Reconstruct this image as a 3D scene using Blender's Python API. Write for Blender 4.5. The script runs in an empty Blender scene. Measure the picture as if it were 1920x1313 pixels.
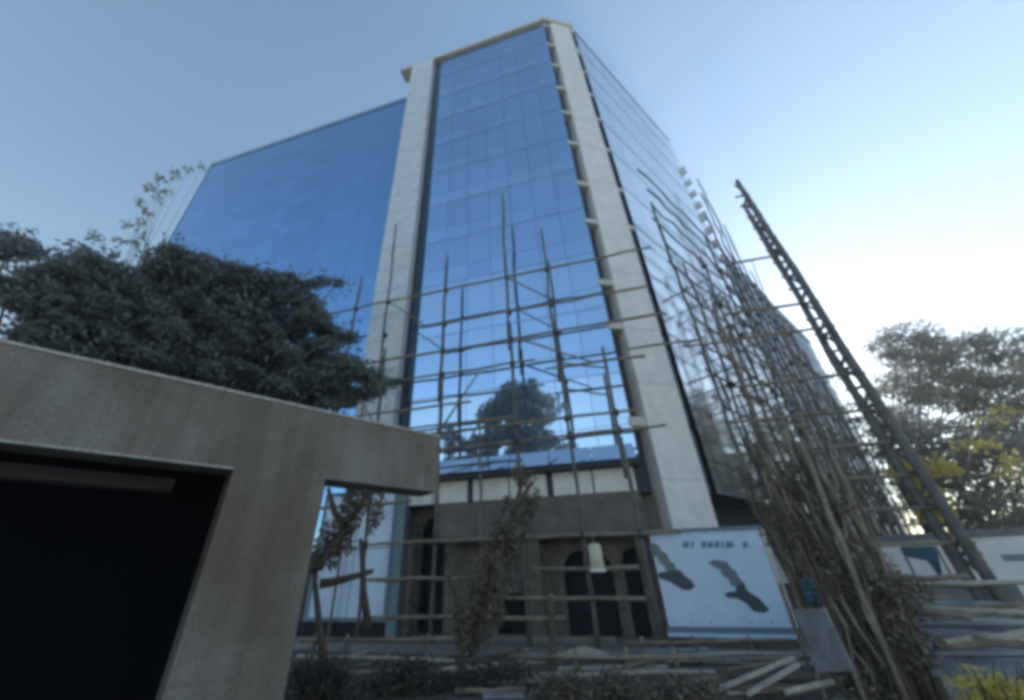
import bpy, math, random
import numpy as np
from mathutils import Vector, Matrix
random.seed(7); rng = np.random.default_rng(7)
scene = bpy.context.scene
COL = scene.collection
R = math.radians

# ------------------------------------------------------------------ camera
F_PX, PX, PY, PITCH, ROLL, EYE = 715.85, 911.64, 651.48, 0.53562, -0.02096, 2.0
cp, sp, cr, sr = math.cos(PITCH), math.sin(PITCH), math.cos(ROLL), math.sin(ROLL)
AX, AU, AF = Vector((1, 0, 0)), Vector((0, -sp, cp)), Vector((0, cp, sp))
cam_r = AX * cr + AU * sr
cam_u = AX * -sr + AU * cr
cd = bpy.data.cameras.new('camera'); cam = bpy.data.objects.new('camera', cd); COL.objects.link(cam)
m3 = Matrix((cam_r, cam_u, -AF)).transposed()
cam.matrix_world = Matrix.Translation((0, 0, EYE)) @ m3.to_4x4()
cd.sensor_width = 36; cd.lens = F_PX / 1920 * 36
cd.shift_x = (960 - PX) / 1920; cd.shift_y = (PY - 656.5) / 1920
cd.clip_start = 0.05; cd.clip_end = 6000
scene.camera = cam

def ray(x, y):
    a, b = (x - PX) / F_PX, (PY - y) / F_PX
    return cam_r * a + cam_u * b + AF
def at(x, y, dist):
    """point seen at (x, y) of the survey photo at that ground distance"""
    r = ray(x, y); t = dist / math.hypot(r.x, r.y)
    return Vector((0, 0, EYE)) + r * t
def atz(x, y, z=0.0):
    r = ray(x, y); t = (z - EYE) / r.z
    return Vector((0, 0, EYE)) + r * t

# ------------------------------------------------------------------ materials
def mat(name, col, rough=0.7, metal=0.0, noise=0.0, scale=6.0, col2=None, bump=0.0, bscale=30.0, spec=0.5, trans=0.0, stretch=None, coat=0.0):
    m = bpy.data.materials.new(name); m.use_nodes = True
    nt = m.node_tree; n = nt.nodes; l = nt.links
    b = n['Principled BSDF']
    b.inputs['Roughness'].default_value = rough; b.inputs['Metallic'].default_value = metal
    b.inputs['Specular IOR Level'].default_value = spec
    if coat: b.inputs['Coat Weight'].default_value = coat
    b.inputs['Base Color'].default_value = (*col, 1)
    tc = n.new('ShaderNodeTexCoord'); src = tc.outputs['Object']
    if stretch:
        mp = n.new('ShaderNodeMapping'); mp.inputs['Scale'].default_value = stretch
        l.new(src, mp.inputs['Vector']); src = mp.outputs['Vector']
    if noise or col2:
        t = n.new('ShaderNodeTexNoise'); t.inputs['Scale'].default_value = scale; t.inputs['Detail'].default_value = 6
        t.inputs['Roughness'].default_value = 0.65
        l.new(src, t.inputs['Vector'])
        r = n.new('ShaderNodeValToRGB')
        c2 = col2 if col2 else tuple(max(0, c * (1 - noise)) for c in col)
        c1 = col if col2 else tuple(min(1, c * (1 + noise)) for c in col)
        r.color_ramp.elements[0].position = 0.33; r.color_ramp.elements[1].position = 0.67
        r.color_ramp.elements[0].color = (*c2, 1); r.color_ramp.elements[1].color = (*c1, 1)
        l.new(t.outputs['Fac'], r.inputs['Fac']); l.new(r.outputs['Color'], b.inputs['Base Color'])
    if bump:
        t2 = n.new('ShaderNodeTexNoise'); t2.inputs['Scale'].default_value = bscale; t2.inputs['Detail'].default_value = 5
        l.new(src, t2.inputs['Vector'])
        bp = n.new('ShaderNodeBump'); bp.inputs['Strength'].default_value = bump; bp.inputs['Distance'].default_value = 0.02
        l.new(t2.outputs['Fac'], bp.inputs['Height']); l.new(bp.outputs['Normal'], b.inputs['Normal'])
    return m

def leaf_mat(name, c1, c2, trans=0.35, rough=0.5):
    m = bpy.data.materials.new(name); m.use_nodes = True
    nt = m.node_tree; n = nt.nodes; l = nt.links
    b = n['Principled BSDF']; out = n['Material Output']
    b.inputs['Roughness'].default_value = rough
    g = n.new('ShaderNodeNewGeometry')
    r = n.new('ShaderNodeValToRGB'); r.color_ramp.elements[0].color = (*c1, 1); r.color_ramp.elements[1].color = (*c2, 1)
    l.new(g.outputs['Random Per Island'], r.inputs['Fac']); l.new(r.outputs['Color'], b.inputs['Base Color'])
    tr = n.new('ShaderNodeBsdfTranslucent'); l.new(r.outputs['Color'], tr.inputs['Color'])
    mx = n.new('ShaderNodeMixShader'); mx.inputs[0].default_value = trans
    l.new(b.outputs[0], mx.inputs[1]); l.new(tr.outputs[0], mx.inputs[2]); l.new(mx.outputs[0], out.inputs['Surface'])
    return m

def glass_mat(name, col, rough=0.03, wave=0.012):
    """mirror coated, tinted curtain wall glass: each pane has its own slight tint"""
    m = bpy.data.materials.new(name); m.use_nodes = True
    nt = m.node_tree; n = nt.nodes; l = nt.links
    b = n['Principled BSDF']
    b.inputs['Metallic'].default_value = 0.92; b.inputs['Roughness'].default_value = rough
    g = n.new('ShaderNodeNewGeometry')
    r = n.new('ShaderNodeValToRGB')
    r.color_ramp.elements[0].color = (*[c * 0.93 for c in col], 1); r.color_ramp.elements[1].color = (*[min(1, c * 1.06) for c in col], 1)
    l.new(g.outputs['Random Per Island'], r.inputs['Fac']); l.new(r.outputs['Color'], b.inputs['Base Color'])
    tc = n.new('ShaderNodeTexCoord')
    t = n.new('ShaderNodeTexNoise'); t.inputs['Scale'].default_value = 0.55; t.inputs['Detail'].default_value = 2
    l.new(tc.outputs['Object'], t.inputs['Vector'])
    bp = n.new('ShaderNodeBump'); bp.inputs['Strength'].default_value = 0.5; bp.inputs['Distance'].default_value = wave
    l.new(t.outputs['Fac'], bp.inputs['Height']); l.new(bp.outputs['Normal'], b.inputs['Normal'])
    return m

def granite_mat(name, c, dark, warm):
    m = mat(name, c, 0.6, col2=dark, scale=46, bump=0.2, bscale=70)
    nt = m.node_tree; n = nt.nodes; l = nt.links; b = n['Principled BSDF']
    src = b.inputs['Base Color'].links[0].from_socket
    tc = n.new('ShaderNodeTexCoord'); t = n.new('ShaderNodeTexNoise'); t.inputs['Scale'].default_value = 0.9; t.inputs['Detail'].default_value = 7
    l.new(tc.outputs['Object'], t.inputs['Vector'])
    r = n.new('ShaderNodeValToRGB'); r.color_ramp.elements[0].position = .35; r.color_ramp.elements[1].position = .7
    r.color_ramp.elements[0].color = (*warm, 1); r.color_ramp.elements[1].color = (1, 1, 1, 1)
    l.new(t.outputs['Fac'], r.inputs['Fac'])
    mx = n.new('ShaderNodeMix'); mx.data_type = 'RGBA'; mx.blend_type = 'MULTIPLY'; mx.inputs[0].default_value = 1
    l.new(src, mx.inputs[6]); l.new(r.outputs['Color'], mx.inputs[7]); l.new(mx.outputs[2], b.inputs['Base Color'])
    mp = n.new('ShaderNodeMapping'); mp.inputs['Scale'].default_value = (3.5, 3.5, .22); l.new(tc.outputs['Object'], mp.inputs['Vector'])
    t3 = n.new('ShaderNodeTexNoise'); t3.inputs['Scale'].default_value = 1.6; t3.inputs['Detail'].default_value = 5; l.new(mp.outputs['Vector'], t3.inputs['Vector'])
    r3 = n.new('ShaderNodeValToRGB'); r3.color_ramp.elements[0].position = .38; r3.color_ramp.elements[1].position = .55; r3.color_ramp.elements[0].color = (.68, .66, .64, 1); r3.color_ramp.elements[1].color = (1, 1, 1, 1)
    l.new(t3.outputs['Fac'], r3.inputs['Fac'])
    m4 = n.new('ShaderNodeMix'); m4.data_type = 'RGBA'; m4.blend_type = 'MULTIPLY'; m4.inputs[0].default_value = .5
    l.new(mx.outputs[2], m4.inputs[6]); l.new(r3.outputs['Color'], m4.inputs[7]); mx = m4
    v = n.new('ShaderNodeTexVoronoi'); v.inputs['Scale'].default_value = 38; l.new(tc.outputs['Object'], v.inputs['Vector'])
    r2 = n.new('ShaderNodeValToRGB'); r2.color_ramp.elements[0].position = .05; r2.color_ramp.elements[1].position = .22
    r2.color_ramp.elements[0].color = (2.2, 2.15, 2.1, 1); r2.color_ramp.elements[1].color = (.95, .95, .95, 1)
    l.new(v.outputs['Distance'], r2.inputs['Fac'])
    m2 = n.new('ShaderNodeMix'); m2.data_type = 'RGBA'; m2.blend_type = 'MULTIPLY'; m2.inputs[0].default_value = .6
    l.new(mx.outputs[2], m2.inputs[6]); l.new(r2.outputs['Color'], m2.inputs[7]); l.new(m2.outputs[2], b.inputs['Base Color'])
    return m

M = dict(
    glass=glass_mat('blue_mirror_glass', (0.37, 0.55, 0.80)),
    glass_spandrel=glass_mat('pale_spandrel_glass', (0.41, 0.59, 0.83), 0.10),
    glass_mid_sheen=glass_mat('mid_storey_sheen_glass', (0.44, 0.62, 0.85)),  # lighter copy of the bay glass, reflected brightness put into its tint
    glass_low_sheen=glass_mat('low_storey_sheen_glass', (0.58, 0.73, 0.91)),  # palest copy, bright horizon reflection put into its tint
    glass_wing=glass_mat('deep_blue_mirror_glass', (0.22, 0.40, 0.66)),
    glass_side=glass_mat('pale_mirror_glass', (0.74, 0.755, 0.78), 0.12),
    glass_shop=glass_mat('shop_glass', (0.50, 0.66, 0.86), 0.06, 0.03),
    glass_dark=mat('dark_glass', (0.03, 0.05, 0.075), 0.12, 0.3),
    core=mat('dark_core', (0.05, 0.06, 0.07), 0.8),
    niche_blue=mat('blue_grey_niche', (0.13, 0.17, 0.23), 0.4),
    annex=mat('blue_grey_cladding', (0.22, 0.27, 0.34), 0.55, 0.2, noise=0.35, scale=0.5),
    trim_light=mat('pale_blue_trim', (0.34, 0.44, 0.58), 0.35, 0.6),
    mullion=mat('grey_mullion', (0.22, 0.30, 0.40), 0.4, 0.5),
    pier=mat('pier_cladding', (0.78, 0.77, 0.75), 0.55, noise=0.10, scale=1.6, bump=0.15, bscale=8),
    pier_blue=mat('bluish_pier_cladding', (0.60, 0.65, 0.70), 0.5, noise=0.12, scale=2.2, bump=0.2, bscale=9),
    slab=mat('pale_slab', (0.58, 0.57, 0.53), 0.7, noise=0.1),
    cream=mat('cream_cornice', (0.62, 0.55, 0.44), 0.7, noise=0.1),
    spandrel=mat('white_spandrel', (0.80, 0.79, 0.76), 0.55, noise=0.12, scale=2.5),
    fascia=mat('brown_grey_fascia', (0.145, 0.13, 0.115), 0.7, noise=0.3, scale=2.0),
    base=mat('dark_stone_base', (0.17, 0.14, 0.112), 0.75, noise=0.4, scale=2.4),
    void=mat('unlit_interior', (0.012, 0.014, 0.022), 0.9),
    frame_blue=mat('blue_grey_frame', (0.16, 0.24, 0.30), 0.5, 0.2),
    granite=granite_mat('granite', (0.30, 0.278, 0.25), (0.145, 0.138, 0.128), (0.60, 0.50, 0.41)),
    granite_edge=mat('granite_pale_edge', (0.42, 0.40, 0.37), 0.7, noise=0.3, scale=20),  # paler granite for the coping and lower trim
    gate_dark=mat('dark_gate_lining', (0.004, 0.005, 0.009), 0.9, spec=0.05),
    gate_beam=mat('gate_ceiling_beam', (0.11, 0.10, 0.105), 0.7),
    bamboo=mat('weathered_bamboo', (0.225, 0.182, 0.135), 0.75, noise=0.4, scale=3.0, bump=0.3, bscale=20),
    bamboo_grey=mat('grey_bamboo', (0.125, 0.12, 0.112), 0.75, noise=0.35, scale=3.0),
    bamboo_pale=mat('pale_plank_wood', (0.42, 0.38, 0.32), 0.75, noise=0.25, scale=5.0),
    rope=mat('rope_lashing', (0.07, 0.065, 0.055), 0.9),
    bark=mat('brown_bark', (0.11, 0.082, 0.058), 0.9, noise=0.4, scale=4, bump=0.6, bscale=18),
    bark_grey=mat('grey_bark', (0.10, 0.09, 0.08), 0.9, noise=0.4, scale=4),
    leaf_dark=leaf_mat('dark_blue_green_leaf', (0.13, 0.158, 0.15), (0.285, 0.32, 0.30), 0.5),
    leaf_grey=leaf_mat('grey_green_leaf', (0.20, 0.207, 0.185), (0.38, 0.385, 0.34), 0.62),
    leaf_yellow=leaf_mat('yellow_leaf', (0.56, 0.46, 0.10), (0.76, 0.64, 0.20), 0.5),
    leaf_pale=leaf_mat('pale_dry_leaf', (0.35, 0.32, 0.25), (0.5, 0.48, 0.42), 0.4),
    leaf_scrub=leaf_mat('dark_scrub_leaf', (0.035, 0.035, 0.03), (0.10, 0.092, 0.078), 0.25, 0.7),
    leaf_brown=leaf_mat('dead_brown_leaf', (0.085, 0.062, 0.046), (0.30, 0.24, 0.185), 0.2, 0.8),
    sign=mat('pale_blue_sign', (0.62, 0.77, 0.97), 0.3, noise=0.06, scale=1.5),
    sign_mark=mat('dark_green_mark', (0.045, 0.075, 0.085), 0.5),
    sign_pale=mat('grey_green_mark', (0.16, 0.21, 0.235), 0.5),
    sign_letter=mat('faded_blue_letter', (0.17, 0.24, 0.36), 0.5),
    white=mat('white_paint', (0.88, 0.87, 0.85), 0.6, noise=0.08, scale=1.0),
    lantern=mat('cream_plastic', (0.62, 0.58, 0.44), 0.5),
    teal=mat('teal_canvas', (0.035, 0.10, 0.13), 0.7, noise=0.2),
    blue_sheet=mat('blue_grey_sheet', (0.22, 0.25, 0.28), 0.55, 0.15, noise=0.45, scale=2.2, bump=0.3, bscale=9),
    ground=mat('dusty_fill_ground', (0.34, 0.30, 0.245), 0.95, col2=(0.20, 0.175, 0.145), scale=0.9, bump=0.6, bscale=7),  # dusty tone raised paler to bounce warm fill onto the facade
    soil=mat('shade_dark_soil', (0.13, 0.113, 0.092), 0.95, col2=(0.06, 0.052, 0.043), scale=1.6, bump=0.8, bscale=9),  # darker soil tone, with the dimness of shaded ground in the colour
    paving=mat('grey_paving', (0.20, 0.185, 0.165), 0.8, noise=0.3, scale=1.7, bump=0.2, bscale=12),
    sand=mat('pale_sand', (0.42, 0.38, 0.29), 0.95, noise=0.2, scale=5, bump=0.6, bscale=15),
    grey_board=mat('grey_board', (0.20, 0.205, 0.215), 0.75, noise=0.35, scale=2.5, bump=0.2, bscale=12),
    metal=mat('dull_steel', (0.25, 0.26, 0.27), 0.45, 0.6),
)

# ------------------------------------------------------------------ mesh builder
class MB:
    def __init__(s): s.v = []; s.f = []
    def quad(s, a, b, c, d):
        i = len(s.v); s.v += [tuple(a), tuple(b), tuple(c), tuple(d)]; s.f.append((i, i + 1, i + 2, i + 3)); return s
    def hexa(s, p):            # p: 4 bottom + 4 top, same winding
        i = len(s.v); s.v += [tuple(q) for q in p]
        for f in ((3, 2, 1, 0), (4, 5, 6, 7), (0, 1, 5, 4), (1, 2, 6, 5), (2, 3, 7, 6), (3, 0, 4, 7)):
            s.f.append(tuple(i + k for k in f))
        return s
    def bar(s, o, a, b, c):    # o corner, three edge vectors
        o, a, b, c = map(Vector, (o, a, b, c))
        return s.hexa([o, o + a, o + a + b, o + b, o + c, o + a + c, o + a + b + c, o + b + c])
    def prism(s, poly, z0, z1):
        i = len(s.v); n = len(poly)
        s.v += [(p[0], p[1], z0) for p in poly] + [(p[0], p[1], z1) for p in poly]
        s.f.append(tuple(i + k for k in reversed(range(n)))); s.f.append(tuple(i + n + k for k in range(n)))
        for k in range(n):
            j = (k + 1) % n; s.f.append((i + k, i + j, i + n + j, i + n + k))
        return s
    def tube(s, pts, rad, n=7, cap=True):
        pts = [Vector(p) for p in pts]
        if not hasattr(rad, '__len__'): rad = [rad] * len(pts)
        i0 = len(s.v)
        t = (pts[1] - pts[0]).normalized()
        up = Vector((0, 0, 1)) if abs(t.z) < 0.9 else Vector((1, 0, 0))
        for k, p in enumerate(pts):
            if k == 0: t = pts[1] - pts[0]
            elif k == len(pts) - 1: t = pts[k] - pts[k - 1]
            else: t = pts[k + 1] - pts[k - 1]
            t = t.normalized()
            a = t.cross(up).normalized(); b = t.cross(a).normalized()
            for j in range(n):
                w = 2 * math.pi * j / n
                s.v.append(tuple(p + (a * math.cos(w) + b * math.sin(w)) * rad[k]))
        for k in range(len(pts) - 1):
            for j in range(n):
                q = i0 + k * n; s.f.append((q + j, q + (j + 1) % n, q + n + (j + 1) % n, q + n + j))
        if cap:
            s.f.append(tuple(i0 + j for j in reversed(range(n))))
            s.f.append(tuple(i0 + (len(pts) - 1) * n + j for j in range(n)))
        return s
    def build(s, name, m, parent=None, smooth=False):
        me = bpy.data.meshes.new(name)
        me.from_pydata(s.v, [], s.f); me.materials.append(m)
        if smooth: me.polygons.foreach_set('use_smooth', [True] * len(me.polygons))
        me.update()
        return link(name, me, parent)
def link(name, me, parent=None):
    o = bpy.data.objects.new(name, me); COL.objects.link(o)
    if parent is not None:
        o.parent = parent; o.matrix_parent_inverse = world_of(parent).inverted()
    return o
def world_of(o):
    m = Matrix.Translation(o.location) if o.type == 'EMPTY' else Matrix.Identity(4)
    return m
def bevel(o, w=0.02, seg=2):
    b = o.modifiers.new('bevel', 'BEVEL'); b.width = w; b.segments = seg; b.limit_method = 'ANGLE'; return o
def tag(o, label=None, cat=None, group=None, kind=None):
    if label: o['label'] = label
    if cat: o['category'] = cat
    if group: o['group'] = group
    if kind: o['kind'] = kind
    return o
def thing(name, loc, label, cat, group=None):
    o = bpy.data.objects.new(name, None); COL.objects.link(o); o.location = loc
    o.empty_display_size = 0.3
    return tag(o, label, cat, group)
def leaves(name, centers, radii, counts, size, m, parent=None, flat=0.0, aspect=0.45):
    """many leaf-sized rhombs spread through ellipsoids"""
    C_, S_ = [], []
    for c, r, n in zip(centers, radii, counts):
        d = rng.normal(size=(n, 3)); d /= np.linalg.norm(d, axis=1)[:, None]
        d *= (rng.random(n) ** 0.42)[:, None]
        C_.append(np.array(c)[None] + d * np.array(r)[None])
    P = np.concatenate(C_); N = len(P)
    a = rng.normal(size=(N, 3)); a[:, 2] *= (1 - flat); a /= np.linalg.norm(a, axis=1)[:, None]
    b = rng.normal(size=(N, 3)); b[:, 2] *= (1 - flat)
    b -= (a * b).sum(1)[:, None] * a; b /= np.linalg.norm(b, axis=1)[:, None]
    s = size * (0.6 + 0.8 * rng.random(N))[:, None]
    V = np.empty((N, 4, 3))
    V[:, 0] = P - a * s; V[:, 1] = P + b * s * aspect; V[:, 2] = P + a * s; V[:, 3] = P - b * s * aspect
    me = bpy.data.meshes.new(name)
    me.vertices.add(N * 4); me.vertices.foreach_set('co', V.reshape(-1))
    me.loops.add(N * 4); me.loops.foreach_set('vertex_index', np.arange(N * 4, dtype=np.int32))
    me.polygons.add(N); me.polygons.foreach_set('loop_start', np.arange(0, N * 4, 4, dtype=np.int32))
    me.polygons.foreach_set('loop_total', np.full(N, 4, dtype=np.int32))
    me.materials.append(m); me.update(); me.validate()
    return link(name, me, parent)
def inside(x, y, poly):
    r = False; j = len(poly) - 1
    for i in range(len(poly)):
        (xi, yi), (xj, yj) = poly[i], poly[j]
        if (yi > y) != (yj > y) and x < (xj - xi) * (y - yi) / (yj - yi) + xi: r = not r
        j = i
    return r
def scatter(poly, n, mind=0):
    xs = [p[0] for p in poly]; ys = [p[1] for p in poly]; out = []; k = 0
    while len(out) < n and k < n * 200:
        k += 1
        x, y = random.uniform(min(xs), max(xs)), random.uniform(min(ys), max(ys))
        if inside(x, y, poly) and all((x - a) ** 2 + (y - b) ** 2 > mind ** 2 for a, b in out): out.append((x, y))
    return out
def wig(p, q, n=6, j=0.04):
    p, q = Vector(p), Vector(q)
    out = []
    for k in range(n + 1):
        c = p.lerp(q, k / n)
        if 0 < k < n: c = c + Vector((random.uniform(-j, j), random.uniform(-j, j), random.uniform(-j, j)))
        out.append(c)
    return out

# ------------------------------------------------------------------ site axes
C = Vector((5.99884, 15.26269, 0)); DL = Vector((-0.96250, 0.27126, 0)); NL = Vector((-0.27126, -0.96250, 0))
CR = Vector((8.87587, 15.86551, 0)); RR = Vector((22.29379, 26.82611, 0))
DR = (RR - CR).normalized(); NR = Vector((DR.y, -DR.x, 0))
DP = (CR - C).normalized(); NP = Vector((DP.y, -DP.x, 0))
Z = Vector((0, 0, 1))
def FL(s, z, off=0.0): return C + DL * s + NL * off + Z * z
def FR(s, z, off=0.0): return CR + DR * s + NR * off + Z * z
def FP(s, z, off=0.0): return C + DP * s + NP * off + Z * z
LR = (RR - CR).length; LP = (CR - C).length
H, H2 = 46.4, 40.8

# ------------------------------------------------------------------ ground
g = MB().quad((-1500, -1500, 0), (1500, -1500, 0), (1500, 1500, 0), (-1500, 1500, 0)).build('ground', M['ground']); tag(g, kind='structure')
a, b, c_, d_ = FL(12, 0.004, 0.5), FL(-3, 0.004, 0.5), FL(-3, 0.004, 3.4), FL(12, 0.004, 3.4)
tag(MB().quad(a, b, c_, d_).build('paving', M['paving']), kind='structure')

fp = [atz(480, 1313), atz(520, 1400), atz(1500, 1400), atz(1560, 1313), FL(-3.2, 0, 3.2), FL(12.5, 0, 3.2)]
fm = MB(); fm.v = [(p.x, p.y, 0.004) for p in fp]; fm.f = [tuple(range(6))]
tag(fm.build('forecourt_shade_soil', M['soil']), kind='structure')  # dark patch added over the pale ground, shade put into its colour
# ------------------------------------------------------------------ tower
tower = thing('office_tower', (C.x, C.y, 0), 'tall blue mirror glass office tower with pale corner pier behind the scaffolding', 'office building')
def core(poly, z0, z1, name='core'): return MB().prism([(p.x, p.y) for p in poly], z0, z1).build(name, M['core'], tower)
back = Vector((-NL.x, -NL.y, 0))
# solid body a little behind the skins
core([FL(13.0, 0, -0.25), FL(0.0, 0, -0.25), FL(-0.4, 0, -1.2), CR + NR * -0.9, RR - DR * 0.3 - NR * 0.25, RR - DR * 3 + back * 14, FL(13.0, 0, -16)], 4.6, H - 0.25, 'body')
core([FL(36.7, 0, -0.25), FL(13.02, 0, -0.25), FL(13.02, 0, -15), FL(36.7, 0, -15)], 0.0, H2 - 0.2, 'wing_body')
core([FL(13.0, 0, -2.2), FL(0.1, 0, -2.2), CR - NR * 2.0 + DR * .3, RR - DR * 0.5 - NR * 0.6, RR - DR * 3 + back * 14, FL(13.0, 0, -16)], 0.0, 4.58, 'lower_body')

def glass_band(fn, s0, s1, z0, z1, n, m, tilt=0.0022, gap=0.012, off=0.0, name='glass_band', low=None):
    """one storey of panes: each pane its own sheet, tilted by a hair"""
    mb = MB(); lo = MB(); w = (s1 - s0) / n
    zm = [z0, z0 + (z1 - z0) * 0.34, z1]
    for k in range(n):
        for j in range(2):
            a, b, c, d = s0 + k * w + gap, s0 + (k + 1) * w - gap, zm[j] + gap, zm[j + 1] - gap
            tx, tz = random.gauss(0, tilt) * w / 2, random.gauss(0, tilt) * (d - c) / 2
            (lo if low and j == 0 else mb).quad(fn(a, c, off - tx - tz), fn(b, c, off + tx - tz), fn(b, d, off + tx + tz), fn(a, d, off - tx + tz))
    o = mb.build(name, m, tower)
    if low: lo.build('spandrel_glass', low, o)
    return o
def storeys(z0, z1, h=3.7):
    n = max(1, round((z1 - z0) / h)); return [(z0 + (z1 - z0) * k / n, z0 + (z1 - z0) * (k + 1) / n) for k in range(n)]
# left wing
for z0, z1 in storeys(3.0, H2 - 0.35): glass_band(FL, 13.25, 36.7, z0, z1, 16, M['glass_wing'], 0.0010, 0.006)
MB().bar(FL(36.8, H2 - 0.35, 0.06), DL * -23.6, NL * -0.7, Z * 0.5).build('parapet', M['mullion'], tower)
MB().bar(FL(36.8, 0, 0.04), DL * -0.09, NL * -0.6, Z * (H2 - 0.36)).build('edge_trim', M['mullion'], tower)
# middle bay
for z0, z1 in storeys(6.0, H - 0.3):
    gb = glass_band(FL, 0.05, 10.2, z0, z1, 7, M['glass_low_sheen'] if z0 < 9 else M['glass_mid_sheen'] if z0 < 16 else M['glass'], 0.0035, 0.010, low=M['glass_spandrel'] if round(z0) in (20, 24, 27, 35, 39) else None)  # tint pales towards the base: a painted gradient of reflected horizon brightness
    mb = MB(); mb.bar(FL(10.2, z0 - 0.015, 0.02), DL * -10.15, NL * -0.04, Z * 0.03)
    mb.build('transom', M['trim_light'], gb)
MB().bar(FL(14.6, H - 0.28, 0.30), DL * -14.3, NL * -1.2, Z * 0.34).build('cornice', M['cream'], tower)
# mid pier with its recessed strip
bevel(MB().bar(FL(13.2, 6.0, 0.42), DL * -2.25, NL * -0.8, Z * (H - 6.3)).build('pier', M['pier_blue'], tower), 0.03)
for z0, z1 in storeys(6.0, H - 0.3):
    glass_band(FL, 10.24, 10.93, z0, z1, 1, M['glass_dark'], 0.001, 0.02, -0.12, 'recess_glass')
for z0, z1 in storeys(9.7, H - 2.3, 1.85):          # cladding joints of the pier
    MB().bar(FL(13.202, z1 - 0.02, 0.424), DL * -2.254, NL * -0.02, Z * 0.035).build('cladding_joint', M['mullion'], tower)
# corner pier
pier_poly = [FP(0.62, 0, 0.12), FP(LP - 0.42, 0, 0.12), FP(LP - 0.42, 0, -1.5), FP(0.62, 0, -1.5)]
cp_ = MB().prism([(p.x, p.y) for p in pier_poly], 3.12, H + 0.45).build('corner_pier', M['pier'], tower); bevel(cp_, 0.03)
for z in (5.0, 9.1, 12.0, 15.6, 19.4, 23.1, 26.8, 30.5, 34.2, 37.9, 41.6):
    MB().bar(FP(0.617, z, 0.123), DP * (LP - 1.034), NP * -0.02, Z * 0.02).build('cladding_joint', M['mullion'], tower)
# balcony niches on both sides of the corner pier: dark glass behind pale slabs
slabs = [7.35, 12.15, 14.85, 19.4, 22.8, 27.1, 30.9, 34.4, 38.1, 41.8, 45.7]
prev = 6.2
for z in slabs:
    MB().bar(FP(0.64, z - 0.18, 0.02), DP * -0.78, NP * -1.15, Z * 0.36).build('niche_slab', M['slab'], tower)
    MB().quad(FP(0.61, prev, -0.62), FP(-0.2, prev, -0.62), FP(-0.2, z - 0.2, -0.62), FP(0.61, z - 0.2, -0.62)).build('niche_window', M['glass_dark'], tower)
    prev = z + 0.2
prev = 4.6
for k, z in enumerate(slabs):
    if k > 2: MB().bar(FP(LP - 0.41, z - 0.16, 0.02), DP * 0.42, NP * -0.9, Z * 0.32).build('niche_slab', M['slab'], tower)
    MB().quad(FP(LP - 0.4, prev, -0.35), FP(LP + 0.05, prev, -0.30), FP(LP + 0.05, z - 0.14, -0.30), FP(LP - 0.4, z - 0.14, -0.35)).build('niche_window', M['niche_blue'], tower)
    prev = z + 0.14
MB().bar(FP(-0.3, H - 0.1, 0.22), DP * (LP + 0.2), NP * -1.6, Z * 0.62).build('corner_cap', M['cream'], tower)
# right face
for z0, z1 in storeys(4.6, H - 0.3): glass_band(FR, 0.12, LR - 0.1, z0, z1, 9, M['glass_side'], 0.0025, 0.012)
for z0, z1 in storeys(4.6, H - 0.3):
    MB().bar(FR(0.12, z0 - 0.015, 0.02), DR * (LR - 0.2), NR * -0.04, Z * 0.03).build('transom', M['trim_light'], tower)
MB().bar(FR(0.1, H - 0.28, 0.05), DR * LR, NR * -0.7, Z * 0.2).build('parapet', M['trim_light'], tower)
# ledges and stepped service boxes along the far edge of the right face
for z in np.arange(12, 40, 1.85):
    MB().bar(FR(LR - 0.08, z, 0.34), DR * 0.3, NR * -1.0, Z * random.uniform(0.4, 1.3)).build('edge_ledge', M['pier_blue'], tower)
# base
for s0, s1 in ((0.35, 3.55), (3.75, 6.95), (7.15, 10.35)):
    w = (s1 - s0) / 2
    for k in range(2):
        bevel(MB().bar(FL(s0 + k * w + 0.03, 4.62, 0.12), DL * (w - 0.06), NL * -0.3, Z * 0.88).build('spandrel_panel', M['spandrel'], tower), 0.015)
MB().bar(FL(0.3, 4.62, 0.02), DL * 10.1, NL * -0.2, Z * 0.9).build('spandrel_backing', M['core'], tower)
MB().bar(FL(0.1, 5.53, 0.55), DL * 10.3, NL * -0.75, Z * 0.13).build('ledge', M['core'], tower)
for k in range(6):
    a0 = 0.2 + k * 1.68
    MB().hexa([FL(a0, 5.70, 0.62), FL(a0 + 1.64, 5.70, 0.62), FL(a0 + 1.64, 6.38, 0.12), FL(a0, 6.38, 0.12), FL(a0, 5.73, 0.64), FL(a0 + 1.64, 5.73, 0.64), FL(a0 + 1.64, 6.41, 0.14), FL(a0, 6.41, 0.14)]).build('added_sloped_glass', M['glass_low_sheen'], tower)  # panes added to give the bright reflected strip above the ledge
MB().bar(FL(0.3, 3.2, 0.10), DL * 8.15, NL * -0.4, Z * 1.40).build('fascia', M['fascia'], tower)
MB().bar(FL(0.3, 3.14, 0.16), DL * 8.15, NL * -0.5, Z * 0.06).build('fascia_lip', M['slab'], tower)
for s in (0.25, 9.6): bevel(MB().bar(FL(s, 0, 0.0), DL * 0.55, NL * -0.55, Z * 3.14).build('column', M['base'], tower), 0.03)
bevel(MB().bar(FL(4.3, 0, 0.0), DL * 0.5, NL * -0.5, Z * 3.14).build('column', M['base'], tower), 0.03)
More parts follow.
